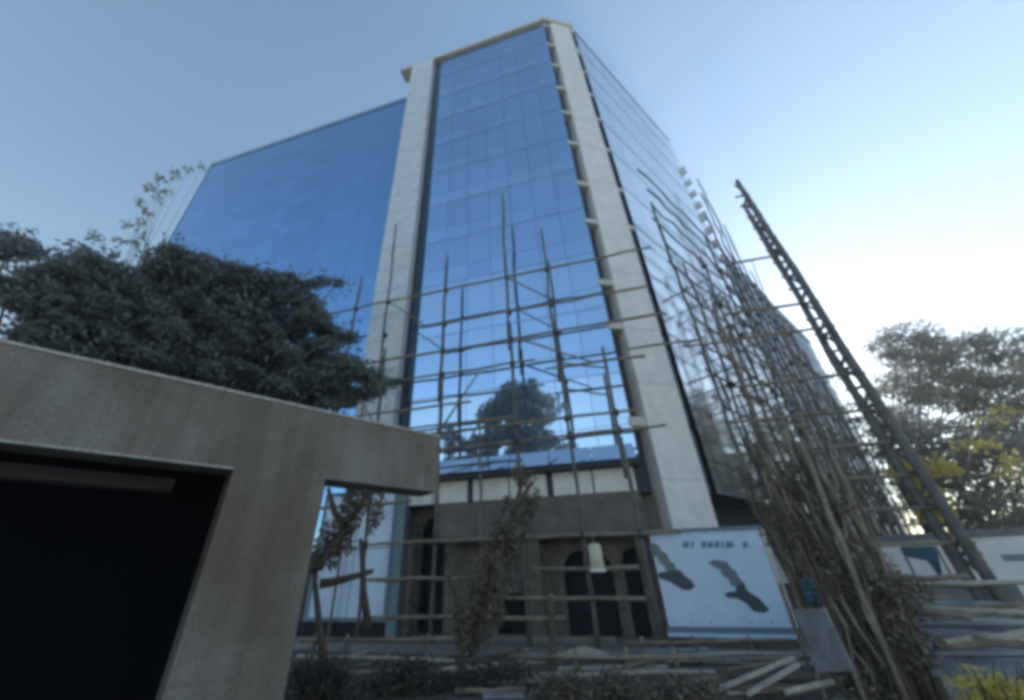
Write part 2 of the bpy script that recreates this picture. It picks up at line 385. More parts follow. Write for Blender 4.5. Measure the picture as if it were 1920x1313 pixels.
# back wall of the portico with two arched openings
WB = -0.75
def arch_wall(s0, s1, zt, ops):
    mb = MB(); s = s0
    for (a, b, h) in ops:
        if a > s: mb.quad(FL(s, 0, WB), FL(a, 0, WB), FL(a, zt, WB), FL(s, zt, WB))
        n = 10; c = (a + b) / 2; r = (b - a) / 2
        pts = [(c - r * math.cos(math.pi * k / n), h - r * 0.7 + r * 0.7 * math.sin(math.pi * k / n)) for k in range(n + 1)]
        for (x0, y0), (x1, y1) in zip(pts, pts[1:]):
            mb.quad(FL(x0, y0, WB), FL(x1, y1, WB), FL(x1, zt, WB), FL(x0, zt, WB))
            mb.quad(FL(x0, y0, WB), FL(x1, y1, WB), FL(x1, y1, WB - 0.45), FL(x0, y0, WB - 0.45))
        s = b
    if s < s1: mb.quad(FL(s, 0, WB), FL(s1, 0, WB), FL(s1, zt, WB), FL(s, zt, WB))
    return mb.build('portico_wall', M['base'], tower)
arch_wall(-0.3, 13.0, 4.55, [(0.35, 1.35, 2.75), (1.75, 3.55, 2.75), (4.6, 6.2, 1.35), (8.45, 9.5, 4.2)])
for a, b, h in ((0.35, 1.35, 2.75), (1.75, 3.55, 2.75), (4.6, 6.2, 1.35), (8.45, 9.5, 4.2)):
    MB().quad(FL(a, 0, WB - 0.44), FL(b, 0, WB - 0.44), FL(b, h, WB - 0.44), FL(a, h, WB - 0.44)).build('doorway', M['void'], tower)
MB().bar(FL(0.3, 4.57, -0.2), DL * 12.6, NL * -0.5, Z * 0.02).build('portico_ceiling', M['fascia'], tower)
# hoarding left of the portico
hoard = thing('hoarding', tuple(FL(12.1, 0, 0.3)), 'tall pale blue hoarding panel behind the crooked limb beside the gate pillar', 'hoarding')
for s0, s1 in ((10.47, 12.1), (12.14, 13.9)):
    for z0, z1 in ((0.62, 3.0), (3.04, 5.2)):
        MB().bar(FL(s0, z0, 0.30), DL * (s1 - s0), NL * -0.06, Z * (z1 - z0)).build('panel', M['sign'], hoard)
for s_ in (10.33, 13.9): MB().bar(FL(s_, 0.5, 0.36), DL * 0.13, NL * -0.14, Z * 4.75).build('frame_post', M['frame_blue'], hoard)
for z in (0.5, 5.25): MB().bar(FL(10.33, z, 0.365), DL * 3.7, NL * -0.15, Z * 0.1).build('frame_rail', M['frame_blue'], hoard)
MB().bar(FL(10.2, 0, 0.30), DL * 4.2, NL * -0.5, Z * 0.49).build('plinth', M['void'], tower)
MB().bar(FL(9.9, 0, 0.33), DL * 0.42, NL * -0.45, Z * 5.5).build('blue_post', M['frame_blue'], tower)
# low long wing beyond the right face
annex = thing('side_wing', (RR.x, RR.y, 0), 'lower blue grey wing beyond the far right edge of the tower', 'building')
la = 44.0
MB().prism([(p.x, p.y) for p in (FR(LR + 0.6, 0, -0.25), FR(la, 0, -0.25), FR(la, 0, -9), FR(LR + 0.6, 0, -9))], 0, 27.6).build('body', M['core'], annex)
for z0, z1 in storeys(0.6, 27.5):
    tmp = glass_band(FR, LR + 0.7, la, z0, z1, 14, M['annex'], 0.006, 0.06, 0.0, 'cladding_band')
    tmp.parent = annex; tmp.matrix_parent_inverse = world_of(annex).inverted()
MB().bar(FR(LR + 0.6, 27.5, 0.1), DR * (la - LR - 0.5), NR * -0.6, Z * 0.5).build('parapet', M['mullion'], annex)

# ------------------------------------------------------------------ signboard on the corner pier
sg = thing('signboard', tuple(FL(-1.3, 0, 0.8)), 'pale blue board with two dark slanting winged marks under the corner pier', 'signboard')
SO = 0.85
for k in range(7):
    for z in (0.62, 3.02):
        MB().bar(FL(0.22 - k * .54, z, SO + .012), DL * -.04, NL * -.014, Z * .04).build('fixing', M['metal'], sg)
bevel(MB().bar(FL(0.35, 0.50, SO), DL * -3.32, NL * -0.12, Z * 2.6).build('board', M['sign'], sg), 0.02)
MB().bar(FL(0.45, 3.10, SO + 0.06), DL * -3.52, NL * -0.9, Z * 0.09).build('top_rail', M['frame_blue'], sg)
MB().bar(FL(0.43, 0.36, SO + 0.05), DL * -3.47, NL * -0.2, Z * 0.135).build('bottom_rail', M['frame_blue'], sg)
MB().bar(FL(0.42, 0.27, SO + 0.12), DL * -3.43, NL * -0.25, Z * 0.085).build('sill', M['sign'], sg)
MB().bar(FL(-2.975, 0.52, SO + 0.01), DL * -0.16, NL * -0.13, Z * 2.56).build('edge_strip', M['slab'], sg)
def facepoint(x, y, off):
    r = ray(x, y); p0 = C + NL * off
    t = ((p0 - Vector((0, 0, EYE))).dot(NL)) / r.dot(NL)
    p = Vector((0, 0, EYE)) + r * t
    return (p - C).dot(DL), p.z
def mark(pts, name='emblem', m='sign_mark'):
    q = [facepoint(x, y, SO) for x, y in pts]
    mb = MB(); n = len(q)
    mb.v = [tuple(FL(s, z, SO + 0.012)) for s, z in q] + [tuple(FL(s, z, SO + 0.003)) for s, z in q]
    mb.f = [tuple(range(n))] + [(k, (k + 1) % n, n + (k + 1) % n, n + k) for k in range(n)]
    return mb.build(name, M[m], sg)
mark([(1216, 1024), (1224, 1018), (1233, 1021), (1240, 1032), (1251, 1040), (1256, 1052), (1264, 1057), (1268, 1068), (1250, 1072), (1244, 1060), (1236, 1056), (1234, 1046), (1225, 1043)], 'emblem', 'sign_pale')
mark([(1268, 1068), (1276, 1070), (1284, 1080), (1296, 1088), (1303, 1100), (1294, 1107), (1280, 1106), (1270, 1100), (1256, 1091), (1238, 1085), (1232, 1078), (1238, 1073), (1250, 1072)])
mark([(1326, 1054), (1340, 1050), (1362, 1053), (1372, 1066), (1381, 1073), (1386, 1084), (1394, 1092), (1380, 1100), (1372, 1098), (1366, 1086), (1354, 1078), (1350, 1068), (1338, 1062)], 'emblem', 'sign_pale')
mark([(1394, 1092), (1400, 1106), (1408, 1113), (1424, 1122), (1434, 1134), (1443, 1143), (1432, 1150), (1412, 1146), (1400, 1132), (1382, 1122), (1364, 1121), (1358, 1115), (1366, 1110), (1379, 1110), (1380, 1100)])
for x0, x1 in ((1280, 1291), (1295, 1300), (1314, 1324), (1327, 1336), (1339, 1348), (1352, 1356), (1360, 1374), (1392, 1401)):
    mark([(x0, 1016), (x1, 1015), (x1 + 1, 1026), (x0 + 1, 1028)], 'lettering', 'sign_letter')
MB().bar(FL(-0.1, 0, 0.72), DL * -3.0, NL * -0.5, Z * 0.265).build('base', M['base'], sg)

# ------------------------------------------------------------------ gatehouse in front, left
gd = Vector((math.sin(R(50)), math.cos(R(50)), 0)); gn = Vector((gd.y, -gd.x, 0))
gn = gn if gn.dot(Vector((0, -1, 0))) > 0 else -gn
GO = Vector((-3.178, 4.838, 0))
def G(s, z, off=0.0): return GO + gd * s + gn * off + Z * z
gate = thing('gatehouse', tuple(G(0.5, 0)), 'dark speckled granite gate canopy on a broad pillar at lower left', 'gatehouse')
ZB, ZT = 3.20, 4.14
MB().bar(G(-6.5, ZB), gd * 9.5, gn * -0.55, Z * (ZT - ZB)).build('fascia_beam', M['granite'], gate)
MB().bar(G(-6.5, ZT + 0.002, 0.015), gd * 9.52, gn * -0.58, Z * 0.035).build('coping', M['granite_edge'], gate)
MB().bar(G(-6.5, ZB - 0.022, 0.012), gd * 6.5, gn * -0.05, Z * 0.02).build('lower_trim', M['granite_edge'], gate)
MB().bar(G(0, 0, -0.0008), gd * 1.13, gn * -0.5, Z * (ZB - 0.0005)).build('pillar', M['granite'], gate)
MB().bar(G(-0.25, ZB + 0.01, 0.002), gd * 0.007, gn * -0.02, Z * (ZT - ZB - 0.03)).build('joint', M['fascia'], gate)
for z_ in (1.1, 2.15): MB().bar(G(0.001, z_, 0.002), gd * 1.128, gn * -0.02, Z * 0.006).build('joint', M['fascia'], gate)
MB().bar(G(-2.6, ZB + 0.01, 0.002), gd * 0.007, gn * -0.02, Z * (ZT - ZB - 0.03)).build('joint', M['fascia'], gate)
MB().bar(G(1.62, ZB + 0.01, 0.002), gd * 0.006, gn * -0.02, Z * (ZT - ZB - 0.03)).build('joint', M['fascia'], gate)
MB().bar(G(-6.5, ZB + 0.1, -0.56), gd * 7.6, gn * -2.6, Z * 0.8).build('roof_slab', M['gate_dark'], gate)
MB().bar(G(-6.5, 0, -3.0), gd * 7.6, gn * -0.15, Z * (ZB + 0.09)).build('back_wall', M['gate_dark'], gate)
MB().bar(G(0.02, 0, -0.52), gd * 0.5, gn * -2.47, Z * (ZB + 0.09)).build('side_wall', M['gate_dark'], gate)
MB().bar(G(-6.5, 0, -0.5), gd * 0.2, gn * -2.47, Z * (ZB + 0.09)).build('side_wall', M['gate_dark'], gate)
MB().bar(G(-6.2, ZB - 0.14, -1.25), gd * 5.7, gn * -0.3, Z * 0.16).build('ceiling_beam', M['gate_beam'], gate)

# ------------------------------------------------------------------ scaffolds
def pole(p, q, r, m, parent, name, j=0.03, seg=None):
    L = (Vector(q) - Vector(p)).length
    n = seg or max(2, int(L / 1.1))
    pts = wig(p, q, n, j)
    rad = [r * random.uniform(0.82, 1.15) for _ in pts]; rad[-1] *= 0.8
    return MB().tube(pts, rad, 7).build(name, m, parent, True)
def lash(p, r, parent, axis=Z):
    axis = axis.normalized()
    a = Vector(p) - axis * r * 1.5; b = Vector(p) + axis * r * 1.5
    return MB().tube([a, a.lerp(b, .3), a.lerp(b, .6), b], [r * 1.2, r * 1.7, r * 1.55, r * 1.2], 6).build('lashing', M['rope'], parent, True)
front = thing('bamboo_scaffold', tuple(FL(4.6, 0, 1.3)), 'brown pole scaffold standing across the glass front above the entrance', 'scaffold', 'pole scaffolds against the tower')
O1 = 1.3
stand = [(13.57, 13.57, 17.6), (10.9, 11.75, 21.6), (8.05, 8.05, 17.8), (4.64, 4.64, 21.9), (2.52, 2.6, 18.2), (0.68, 0.66, 10.3)]
for sb, stp, zt in stand:
    zmid = zt * 0.52
    pole(FL(sb, 0, O1), FL((sb + stp) / 2, zmid + 1, O1), 0.075, M['bamboo_grey'], front, 'standard', 0.035)
    pole(FL((sb + stp) / 2 + 0.1, zmid - 0.5, O1 + 0.04), FL(stp, zt, O1 + 0.03), 0.07, M['bamboo_grey'], front, 'standard', 0.045)
for sb, zt in ((12.6, 11.5), (6.4, 8.6)):
    pole(FL(sb, 0, 0.55), FL(sb + 0.1, zt, 0.5), 0.055, M['bamboo'], front, 'standard', 0.03)
led = [(-2.4, 16.0, 15.22, O1 + .1), (-1.7, 9.4, 13.0, O1 + .1), (-2.1, 12.8, 11.45, O1 + .1), (3.6, 12.3, 10.15, O1 + .08), (-0.9, 3.2, 9.55, O1 + .1),
       (6.6, 12.3, 8.55, O1 + .1), (-0.2, 10.4, 7.32, O1 + .1), (-1.0, 8.4, 6.6, O1 + .1), (5.0, 10.0, 7.95, .5), (-0.6, 10.8, 3.08, O1 + .1),
       (-3.0, -0.3, 9.9, O1 + .12), (9.2, 13.6, 4.6, O1), (0.9, 6.2, 1.25, O1 + .1), (3.4, 10.4, 0.75, O1 + .12), (0.9, 4.4, 2.1, O1 + .1), (6.2, 10.8, 1.9, O1 + .15)]
for s0, s1, z, o in led:
    pole(FL(s0, z, o), FL(s1, z + random.uniform(-.08, .08), o), 0.06 if z > 6 else 0.07, M['bamboo'], front, 'ledger', 0.04)
for (a, b) in (((11.2, 15.0), (8.9, 12.9)), ((4.6, 15.1), (2.4, 13.1)), ((4.4, 11.4), (1.2, 9.6)), ((2.6, 9.8), (0.6, 9.2)), ((10.8, 7.4), (12.6, 10.0)), ((8.0, 7.3), (6.2, 9.9))):
    pole(FL(a[0], a[1], O1 + .17), FL(b[0], b[1], O1 + .17), 0.05, M['bamboo'], front, 'brace', 0.03)
for sb, stp, zt in stand:
    for z in (15.22, 13.0, 11.45, 10.15, 7.32, 6.6, 3.08):
        if z < zt - .3: lash(FL(sb + (stp - sb) * z / zt, z, O1 + .05), 0.085, front)
for sb in (12.6, 6.4):
    for z in (7.0, 3.0): pole(FL(sb, z, -0.0 + .1), FL(sb, z + .05, 1.6), 0.045, M['bamboo'], front, 'transom', 0.01, 2)

side = thing('bamboo_scaffold', tuple(FR(5, 0, 1.2)), 'tangled grey pole scaffold climbing the right flank of the glass tower', 'scaffold', 'pole scaffolds against the tower')
tops = [20.8, 17.0, 14.0, 19.5, 17.0, 24.0, 21.0, 29.0, 33.0, 36.5, 31, 26, 24, 22.5, 21, 20, 18]
for k, zt in enumerate(tops):
    s = 0.35 + k * 1.75
    pole(FR(s, 0, 1.2), FR(s + random.uniform(-.15, .15), zt, 1.2), 0.075, M['bamboo_grey'], side, 'standard', 0.06)
    if k % 2 == 0: pole(FR(s + .4, 0, 2.1), FR(s + .4 + random.uniform(-.2, .2), zt * .62, 2.1), 0.07, M['bamboo'], side, 'standard', 0.05)
for k in range(15):
    z = 1.6 + k * 1.55
    pole(FR(random.uniform(-.6, .3), z, 1.3), FR(random.uniform(17, 29) if k > 2 else 14, z + random.uniform(-.3, .3), 1.3), 0.055, M['bamboo_grey'], side, 'ledger', 0.07)
    if k < 7: pole(FR(random.uniform(-.6, .3), z + .3, 2.15), FR(random.uniform(9, 14), z + random.uniform(-.2, .4), 2.15), 0.055, M['bamboo'], side, 'ledger', 0.07)
for k in range(46):
    s = random.uniform(0.2, 24); z = random.uniform(3, 13 + s * .55)
    pole(FR(s, z, 1.4), FR(s + random.uniform(-2.4, 2.4), z + random.uniform(1.6, 3.4), random.uniform(1.2, 1.8)), 0.045, M['bamboo_grey'], side, 'brace', 0.03)
for k in range(10):
    s = 0.35 + k * 1.75
    for z in (4.7, 9.35, 14.0):
        if z < tops[k]: pole(FR(s, z, 0.1), FR(s, z, 2.3), 0.04, M['bamboo_grey'], side, 'transom', 0.01, 2)
for k in range(80):
    j = random.randrange(16); z = 1.6 + random.randrange(15) * 1.55
    if z < tops[j]: lash(FR(.35 + j * 1.75, z, 1.25), 0.11, side)

# end bay: tall lattice mast out to the right with its tie rails
mast = thing('scaffold_mast', tuple(FL(-7.4, 0, 1.3)), 'tall slim twin pole lattice mast standing clear of the tower on the right', 'scaffold mast')
ms = lambda z: -7.85 + (z / 18.2) * 0.75
for ds, oo in ((0, 1.3), (.42, 1.25), (.2, 1.6)):
    pole(FL(ms(0) + ds, 0, oo), FL(ms(9.5) + ds, 9.5, oo), 0.14, M['bamboo_grey'], mast, 'standard', 0.02)
    pole(FL(ms(9.0) + ds, 9.0, oo + .05), FL(ms(18.3) + ds * .5, 18.4 - 1.6 * (ds > 0) - (ds == .2), oo), 0.11, M['bamboo_grey'], mast, 'standard', 0.03)
for k in range(24):
    z = 0.8 + k * 0.72; w_ = .42 * (1 - .4 * max(0, z - 9) / 9)
    pole(FL(ms(z) - .18, z, 1.24), FL(ms(z) + w_ + .16, z + random.uniform(-.05, .05), 1.26), 0.055, M['bamboo_grey'], mast, 'rung', 0.005, 2)
    a_, b_ = (0, w_) if k % 2 else (w_, 0)
    pole(FL(ms(z) + a_, z, 1.36), FL(ms(z) + b_, z + .72, 1.36), 0.05, M['bamboo_grey'], mast, 'brace', 0.005, 2)
    if k % 2 == 0: lash(FL(ms(z), z, 1.27), 0.075, mast)
for z, s1 in ((13.3, -5.3), (10.8, -4.2), (9.65, -2.4), (7.7, -3.6), (6.4, -3.0), (5.3, -2.6), (4.3, -3.4), (3.4, -4.6), (2.5, -4.2), (1.5, -5.0)):
    pole(FL(s1, z + .05, 1.42), FL(ms(z) - .1, z, 1.42), 0.055, M['bamboo'], mast, 'tie_rail', 0.03)

# ------------------------------------------------------------------ trees
def limbs(parent, base, h, r0, targets, m, lean=(0, 0)):
    top = Vector(base) + Vector((lean[0], lean[1], h))
    pts = wig(base, top, 6, 0.10)
    MB().tube(pts, [r0 * (1 - .62 * k / 6) for k in range(7)], 9).build('trunk', m, parent, True)
    mb = MB()
    for t in targets:
        k = random.randint(2, 6); st = pts[k]
        t = Vector(t); mid = st.lerp(t, .5) + Vector((0, 0, random.uniform(-.1, .35)))
        rr = r0 * .38 * (1 - .09 * k)
        mb.tube([st, st.lerp(mid, .5) + Vector((0, 0, .05)), mid, t], [rr, rr * .75, rr * .5, rr * .15], 6)
    mb.build('branches', m, parent, True)
def dark_tree(poly, d0, base, h, n, label, per=420, dd=1.0, size=.055, extra=()):
    t = thing('broad_tree', base, label, 'tree', 'dark layered trees behind the gatehouse')
    px = scatter(poly, n, 10) + list(extra)
    cs, rs, ns = [], [], []
    for x, y in px:
        c = at(x, y, d0 + random.uniform(-dd, dd)); cs.append(c)
        w = random.uniform(.16, .42); rs.append((w, w, w * random.uniform(.35, .65))); ns.append(int(per * random.uniform(.6, 1.3) * w / .38))
    for k in range(len(px) - len(extra), len(px)): rs[k] = (.26, .26, .07); ns[k] = per // 3
    for k in range(n // 4):                       # far side of the crown
        x, y = random.choice(px); c = at(x, y, d0 + dd + random.uniform(.3, 1.6)); cs.append(c); rs.append((.45, .45, .22)); ns.append(per)
    limbs(t, base, h, .26, cs[::5], M['bark'])
    leaves('crown', cs, rs, ns, size, M['leaf_dark'], t, flat=.3)
    lo = [c for c in cs if random.random() < .55]
    leaves('outer_twigs', lo, [(.62, .62, .42)] * len(lo), [46] * len(lo), size * 1.15, M['leaf_dark'], t, flat=.2)
    return t
P1 = [(245, 530), (280, 502), (330, 472), (380, 480), (420, 500), (490, 512), (550, 522), (575, 535), (590, 560), (605, 600), (650, 628), (640, 652), (600, 655), (655, 678), (700, 700), (735, 716), (700, 742), (640, 770), (560, 760), (400, 710), (250, 690), (200, 640), (215, 560)]
P2 = [(35, 560), (30, 545), (70, 530), (115, 510), (160, 484), (200, 495), (240, 525), (280, 560), (280, 690), (140, 668), (60, 640), (30, 640), (90, 615), (60, 596)]
b1 = at(470, 700, 10.6); b2 = at(150, 640, 11.2)
dark_tree(P1, 10.0, (b1.x, b1.y, 0), 6.2, 330, 'larger dark tree with layered branches reaching across the left glass wing', extra=[(632, 531), (608, 527), (590, 533), (745, 716), (722, 718), (655, 632), (640, 634), (668, 690)])
dark_tree(P2, 10.4, (b2.x, b2.y, 0), 5.6, 170, 'smaller dark tree crown against the sky at the far left', extra=[(8, 466), (24, 466), (40, 463), (-10, 470), (22, 532), (10, 528)])

th = at(265, 520, 21)
thin = thing('slender_tree', (th.x, th.y, 0), 'thin pale tree with sparse dry leaves against the sky left of the tower', 'tree')
tp = [at(x, y, 21 + random.uniform(-.6, .6)) for x, y in [(380, 314), (355, 318), (328, 332), (300, 338), (282, 352), (312, 362), (262, 380), (296, 372), (235, 420), (262, 416), (180, 443), (262, 440), (250, 456), (225, 452), (330, 320), (212, 478), (275, 400)]]
limbs(thin, (th.x, th.y, 0), 14.5, .11, tp, M['leaf_pale'], (-.5, .4))
leaves('crown', tp, [(.30, .30, .26)] * len(tp), [20] * len(tp), .13, M['leaf_pale'], thin)

# tree standing behind the camera, seen mirrored in the middle bay
mt = thing('garden_tree', (-9.9, -6.0, 0), 'round dark tree mirrored in the glass above the entrance', 'tree')
cs, rs, ns = [], [], []
for k in range(120):
    a = random.uniform(0, 2 * math.pi); u = random.random() ** .5
    zz = 12.2 + 8.6 * random.random(); prof = 5.4 * max(.22, 1 - ((zz - 13.6) / 7.6) ** 2) ** .6
    cs.append((-9.9 + prof * u * math.cos(a), -6.0 + prof * u * math.sin(a), zz)); rs.append((1.1, 1.1, .7)); ns.append(150)
limbs(mt, (-9.9, -6.0, 0), 15.5, .4, cs[::4], M['bark'])
leaves('crown', cs, rs, ns, .26, M['leaf_dark'], mt, flat=.3)

# right-hand trees, backlit, sparse, with yellow leaf clumps
def far_tree(poly, d0, bx, n, label, per=165, yellow=(), size=.13, h=9, yn=26):
    b = at(bx, 1000, d0); base = (b.x, b.y, 0)
    t = thing('sparse_tree', base, label, 'tree', 'backlit trees on the right')
    px = scatter(poly, n, 15)
    cs = [at(x, y, d0 + random.uniform(-2.5, 2.5)) for x, y in px]
    rs = [(w, w, w * .42) for w in (random.uniform(.7, 1.5) for _ in cs)]
    limbs(t, base, h, .3, cs[::3], M['bark_grey'])
    leaves('crown', cs, rs, [int(per * random.uniform(.5, 1.4)) for _ in cs], size, M['leaf_grey'], t, flat=.4)
    if yellow:
        ys = [at(x, y, 27 + random.uniform(-.6, .6)) for x, y in yellow]
        leaves('yellow_leaves', ys, [(.6, .6, .36)] * len(ys), [yn] * len(ys), .14, M['leaf_yellow'], t, flat=.3)
    return t
far_tree([(1635, 650), (1660, 625), (1700, 612), (1740, 628), (1762, 650), (1790, 690), (1790, 760), (1740, 760), (1700, 735), (1655, 715), (1700, 690), (1650, 670)], 36, 1740, 46, 'sparse grey tree top nearest the leaning mast', yellow=[(1692, 858), (1704, 866), (1690, 884), (1710, 896), (1735, 925), (1752, 940), (1762, 960), (1742, 968), (1770, 880)], yn=150)
far_tree([(1760, 660), (1800, 632), (1840, 622), (1880, 640), (1930, 615), (1975, 620), (1975, 770), (1880, 790), (1800, 770), (1775, 720)], 38, 1850, 66, 'broad dark-topped tree at the far right edge', yellow=[(1880, 770), (1860, 790)])
far_tree([(1640, 770), (1720, 790), (1800, 800), (1960, 780), (1960, 1000), (1770, 1000), (1740, 930), (1670, 900), (1640, 840)], 33, 1790, 90, 'low bushy tree with yellow leaves behind the white wall', yellow=[(1835, 835), (1850, 842), (1880, 870), (1905, 880), (1800, 838), (1890, 892), (1760, 862), (1915, 862)])
far_tree([(1560, 700), (1640, 690), (1720, 740), (1740, 860), (1720, 990), (1600, 1000), (1580, 850)], 44, 1640, 46, 'grey hazy tree filling the gap between tower and mast')

tc0 = []
for k in range(420):
    a_ = R(random.uniform(46, 320)); d_k = random.uniform(105, 128)
    tc0.append((d_k * math.sin(a_), d_k * math.cos(a_), random.uniform(1.0, 6.5)))
tl = leaves('treeline', tc0, [(3.2, 3.2, 2.2)] * len(tc0), [60] * len(tc0), .55, M['leaf_grey']); tag(tl, kind='stuff')
# ------------------------------------------------------------------ dead creeper over the lower right scaffold
cr_b = atz(1600, 1300)
creeper = thing('dead_creeper', tuple(atz(1590, 1313)), 'mass of dead brown creeper hanging over the lower right scaffold poles', 'creeper')
CPoly = [(1372, 850), (1410, 842), (1450, 856), (1520, 846), (1565, 872), (1590, 930), (1640, 1010), (1675, 1080), (1720, 1180), (1790, 1320), (1600, 1320), (1560, 1240), (1510, 1130), (1470, 1050), (1430, 1000), (1398, 930)]
px = scatter(CPoly, 115, 13)
cs = [at(x, y, 11.4 + (1313 - y) / 460 * .9 + random.uniform(-.55, .55)) for x, y in px]
leaves('foliage', cs, [(.2, .2, .30)] * len(cs), [int(75 * random.uniform(.2, 1.5)) for _ in cs], .05, M['leaf_brown'], creeper)
for k in range(38):
    f = k / 37; x0 = 1590 + 190 * f; x1 = 1380 + 190 * f
    d0, d1 = 11.3 + random.uniform(-.4, .4), 12.3 + random.uniform(-.4, .4)
    a, b = at(x0, 1330, d0), at(x1, random.uniform(800, 900), d1); a.z = max(a.z, 0)
    MB().tube(wig(a, b, 8, .03 if k % 2 else .14), [random.uniform(.045, .07) if k % 2 else random.uniform(.015, .045) for _ in range(9)], 6).build('stem', M[('bamboo', 'bark', 'bark', 'bark', 'bamboo', 'bamboo')[k % 6]], creeper, True)
sm = [at(x, y, 11.8 + random.uniform(-.4, .4)) for x, y in scatter([(1600, 1100), (1730, 1060), (1740, 1110), (1700, 1180), (1640, 1170)], 16, 12)]
leaves('foliage', sm, [(.2, .2, .22)] * len(sm), [45] * len(sm), .06, M['leaf_brown'], creeper)

# brown shrub trunks in front of the entrance
def bare(base, label, pts, r, tips, leaf=40, group=None):
    t = thing('bare_tree', tuple(base), label, 'tree', group)
    for k, pl in enumerate(pts):
        MB().tube(wig(pl[0], pl[1], 5, .05) if len(pl) == 2 else pl, [r * (1 - .1 * j) for j in range(6 if len(pl) == 2 else len(pl))], 8).build('trunk' if k == 0 else 'limb', M['bark'], t, True)
    if tips: leaves('dry_foliage', tips, [(.20, .20, .30)] * len(tips), [leaf] * len(tips), .07, M['leaf_brown'], t)
    return t
d = 12.6
bq = at(880, 1225, d); bq.z = 0
bare(bq, 'brown trunk smothered in dead leaves before the middle of the entrance',
     [(bq, at(985, 885, d)), (at(900, 1160, d), at(950, 930, d + .2)), (at(880, 1180, d), at(840, 1080, d)), (at(960, 960, d), at(1000, 905, d))], .10,
     [at(x, y, d + random.uniform(-.25, .25)) for x, y in scatter([(970, 872), (1005, 875), (1012, 930), (985, 1010), (955, 1090), (920, 1210), (850, 1220), (858, 1120), (915, 1020), (950, 930)], 62, 9)], 55)
bq = at(610, 1235, 12.4); bq.z = 0
bare(bq, 'crooked brown limb crossing the blue hoarding beside the gate pillar',
     [(bq, at(588, 1060, 12.4)), (at(586, 1075, 12.4), at(706, 900, 12.6)), (at(596, 1068, 12.3), at(690, 925, 12.5)), (at(690, 1180, 12.5), at(676, 1010, 12.5)), (at(600, 1095, 12.4), at(700, 1070, 12.5)), (at(640, 990, 12.5), at(615, 915, 12.5))], .115,
     [at(x, y, 12.5 + random.uniform(-.2, .2)) for x, y in scatter([(660, 900), (735, 895), (720, 950), (680, 1010), (640, 1050), (585, 1080), (590, 1010), (640, 960)], 34, 10)], 60)

# ------------------------------------------------------------------ clutter around the entrance
lan = thing('lantern', tuple(at(1118, 1040, 14.3)), 'cream cylinder lantern hanging over the dark arch of the entrance', 'lantern')
lc = at(1117, 1043, 14.3)
MB().tube([lc + Z * -.36, lc + Z * -.33, lc + Z * .30, lc + Z * .36], [.20, .22, .20, .12], 14).build('shade', M['lantern'], lan, True)
MB().tube([lc + Z * -.44, lc + Z * -.36], [.25, .25], 14).build('rim', M['white'], lan, True)
MB().tube([lc + Z * -.60, lc + Z * -.50, lc + Z * -.44], [.06, .17, .17], 12).build('bulb_holder', M['void'], lan, True)
MB().tube([lc + Z * .36, Vector((lc.x, lc.y, 3.13))], .02, 6).build('rod', M['metal'], lan, True)

bd = thing('grey_board', tuple(atz(1540, 1285, 0)), 'upright grey board leaning among the scaffold poles right of the blue sign', 'board')
a, b, c, d_ = at(1488, 1142, 10.9), at(1545, 1140, 10.5), at(1600, 1258, 10.3), at(1530, 1262, 10.7)
nn = (b - a).cross(d_ - a).normalized() * .05
bevel(MB().hexa([a, d_, c, b, a + nn, d_ + nn, c + nn, b + nn]).build('panel', M['grey_board'], bd), .008)
for p in (d_, c): MB().tube([p, Vector((p.x, p.y, 0))], .035, 6).build('leg', M['bamboo'], bd)
pb = thing('pale_board', tuple(FL(-3.9, 0, .9)), 'small pale board tied to the scaffold beside the upper corner of the blue sign', 'board')
a, b, c, d_ = at(1452, 1036, 12.6), at(1488, 1030, 12.4), at(1496, 1092, 12.3), at(1462, 1094, 12.5)
nn = (b - a).cross(d_ - a).normalized() * .04
MB().hexa([a, d_, c, b, a + nn, d_ + nn, c + nn, b + nn]).build('panel', M['slab'], pb)
for p in (d_, c): MB().tube([p, Vector((p.x, p.y, 0))], .03, 6).build('post', M['bamboo'], pb)
tc_ = thing('teal_cloth', tuple(at(1512, 1108, 11.2)), 'scrap of teal cloth tied on the scaffold next to the dead creeper', 'cloth')
mb = MB(); g0 = [[at(1500 + 9 * i + 3 * j, 1085 + 12 * j, 11.2 + .08 * math.sin(2 * i + j)) for i in range(4)] for j in range(5)]
for j in range(4):
    for i in range(3): mb.quad(g0[j][i], g0[j][i + 1], g0[j + 1][i + 1], g0[j + 1][i])
o = mb.build('cloth', M['teal'], tc_, True); o.modifiers.new('thickness', 'SOLIDIFY').thickness = .01

def plank(p, q, w, t, label, m='bamboo_pale', group='pale planks on the ground'):
    p, q = Vector(p), Vector(q); ax = (q - p); sd = ax.cross(Z).normalized() * w; up = sd.cross(ax).normalized() * t
    if up.z < 0: up = -up
    o = bevel(MB().bar(p - sd / 2, ax, sd, up).build('plank', M[m]), .006)
    return tag(o, label, 'plank', group)
plank(atz(1345, 1297, .05), at(1490, 1236, 10.6), .16, .05, 'upper pale plank sloping up towards the scaffold below the sign')
plank(atz(1402, 1306, .05), at(1500, 1248, 10.3), .14, .05, 'lower pale plank sloping up beside its neighbour below the sign')
plank(atz(1035, 1258, .02), atz(1250, 1253, .02), .22, .06, 'long pale plank lying flat before the entrance steps')
plank(atz(1360, 1302, .02), atz(1475, 1296, .02), .15, .05, 'short plank flat on the ground under the sloping planks')
plank(atz(560, 1246, .08), atz(660, 1238, .08), .18, .08, 'brown plank on the ground beside the gate pillar', 'bamboo')
plank(atz(690, 1262, .05), atz(800, 1266, .05), .15, .06, 'thin brown plank among the dark bushes', 'bamboo')

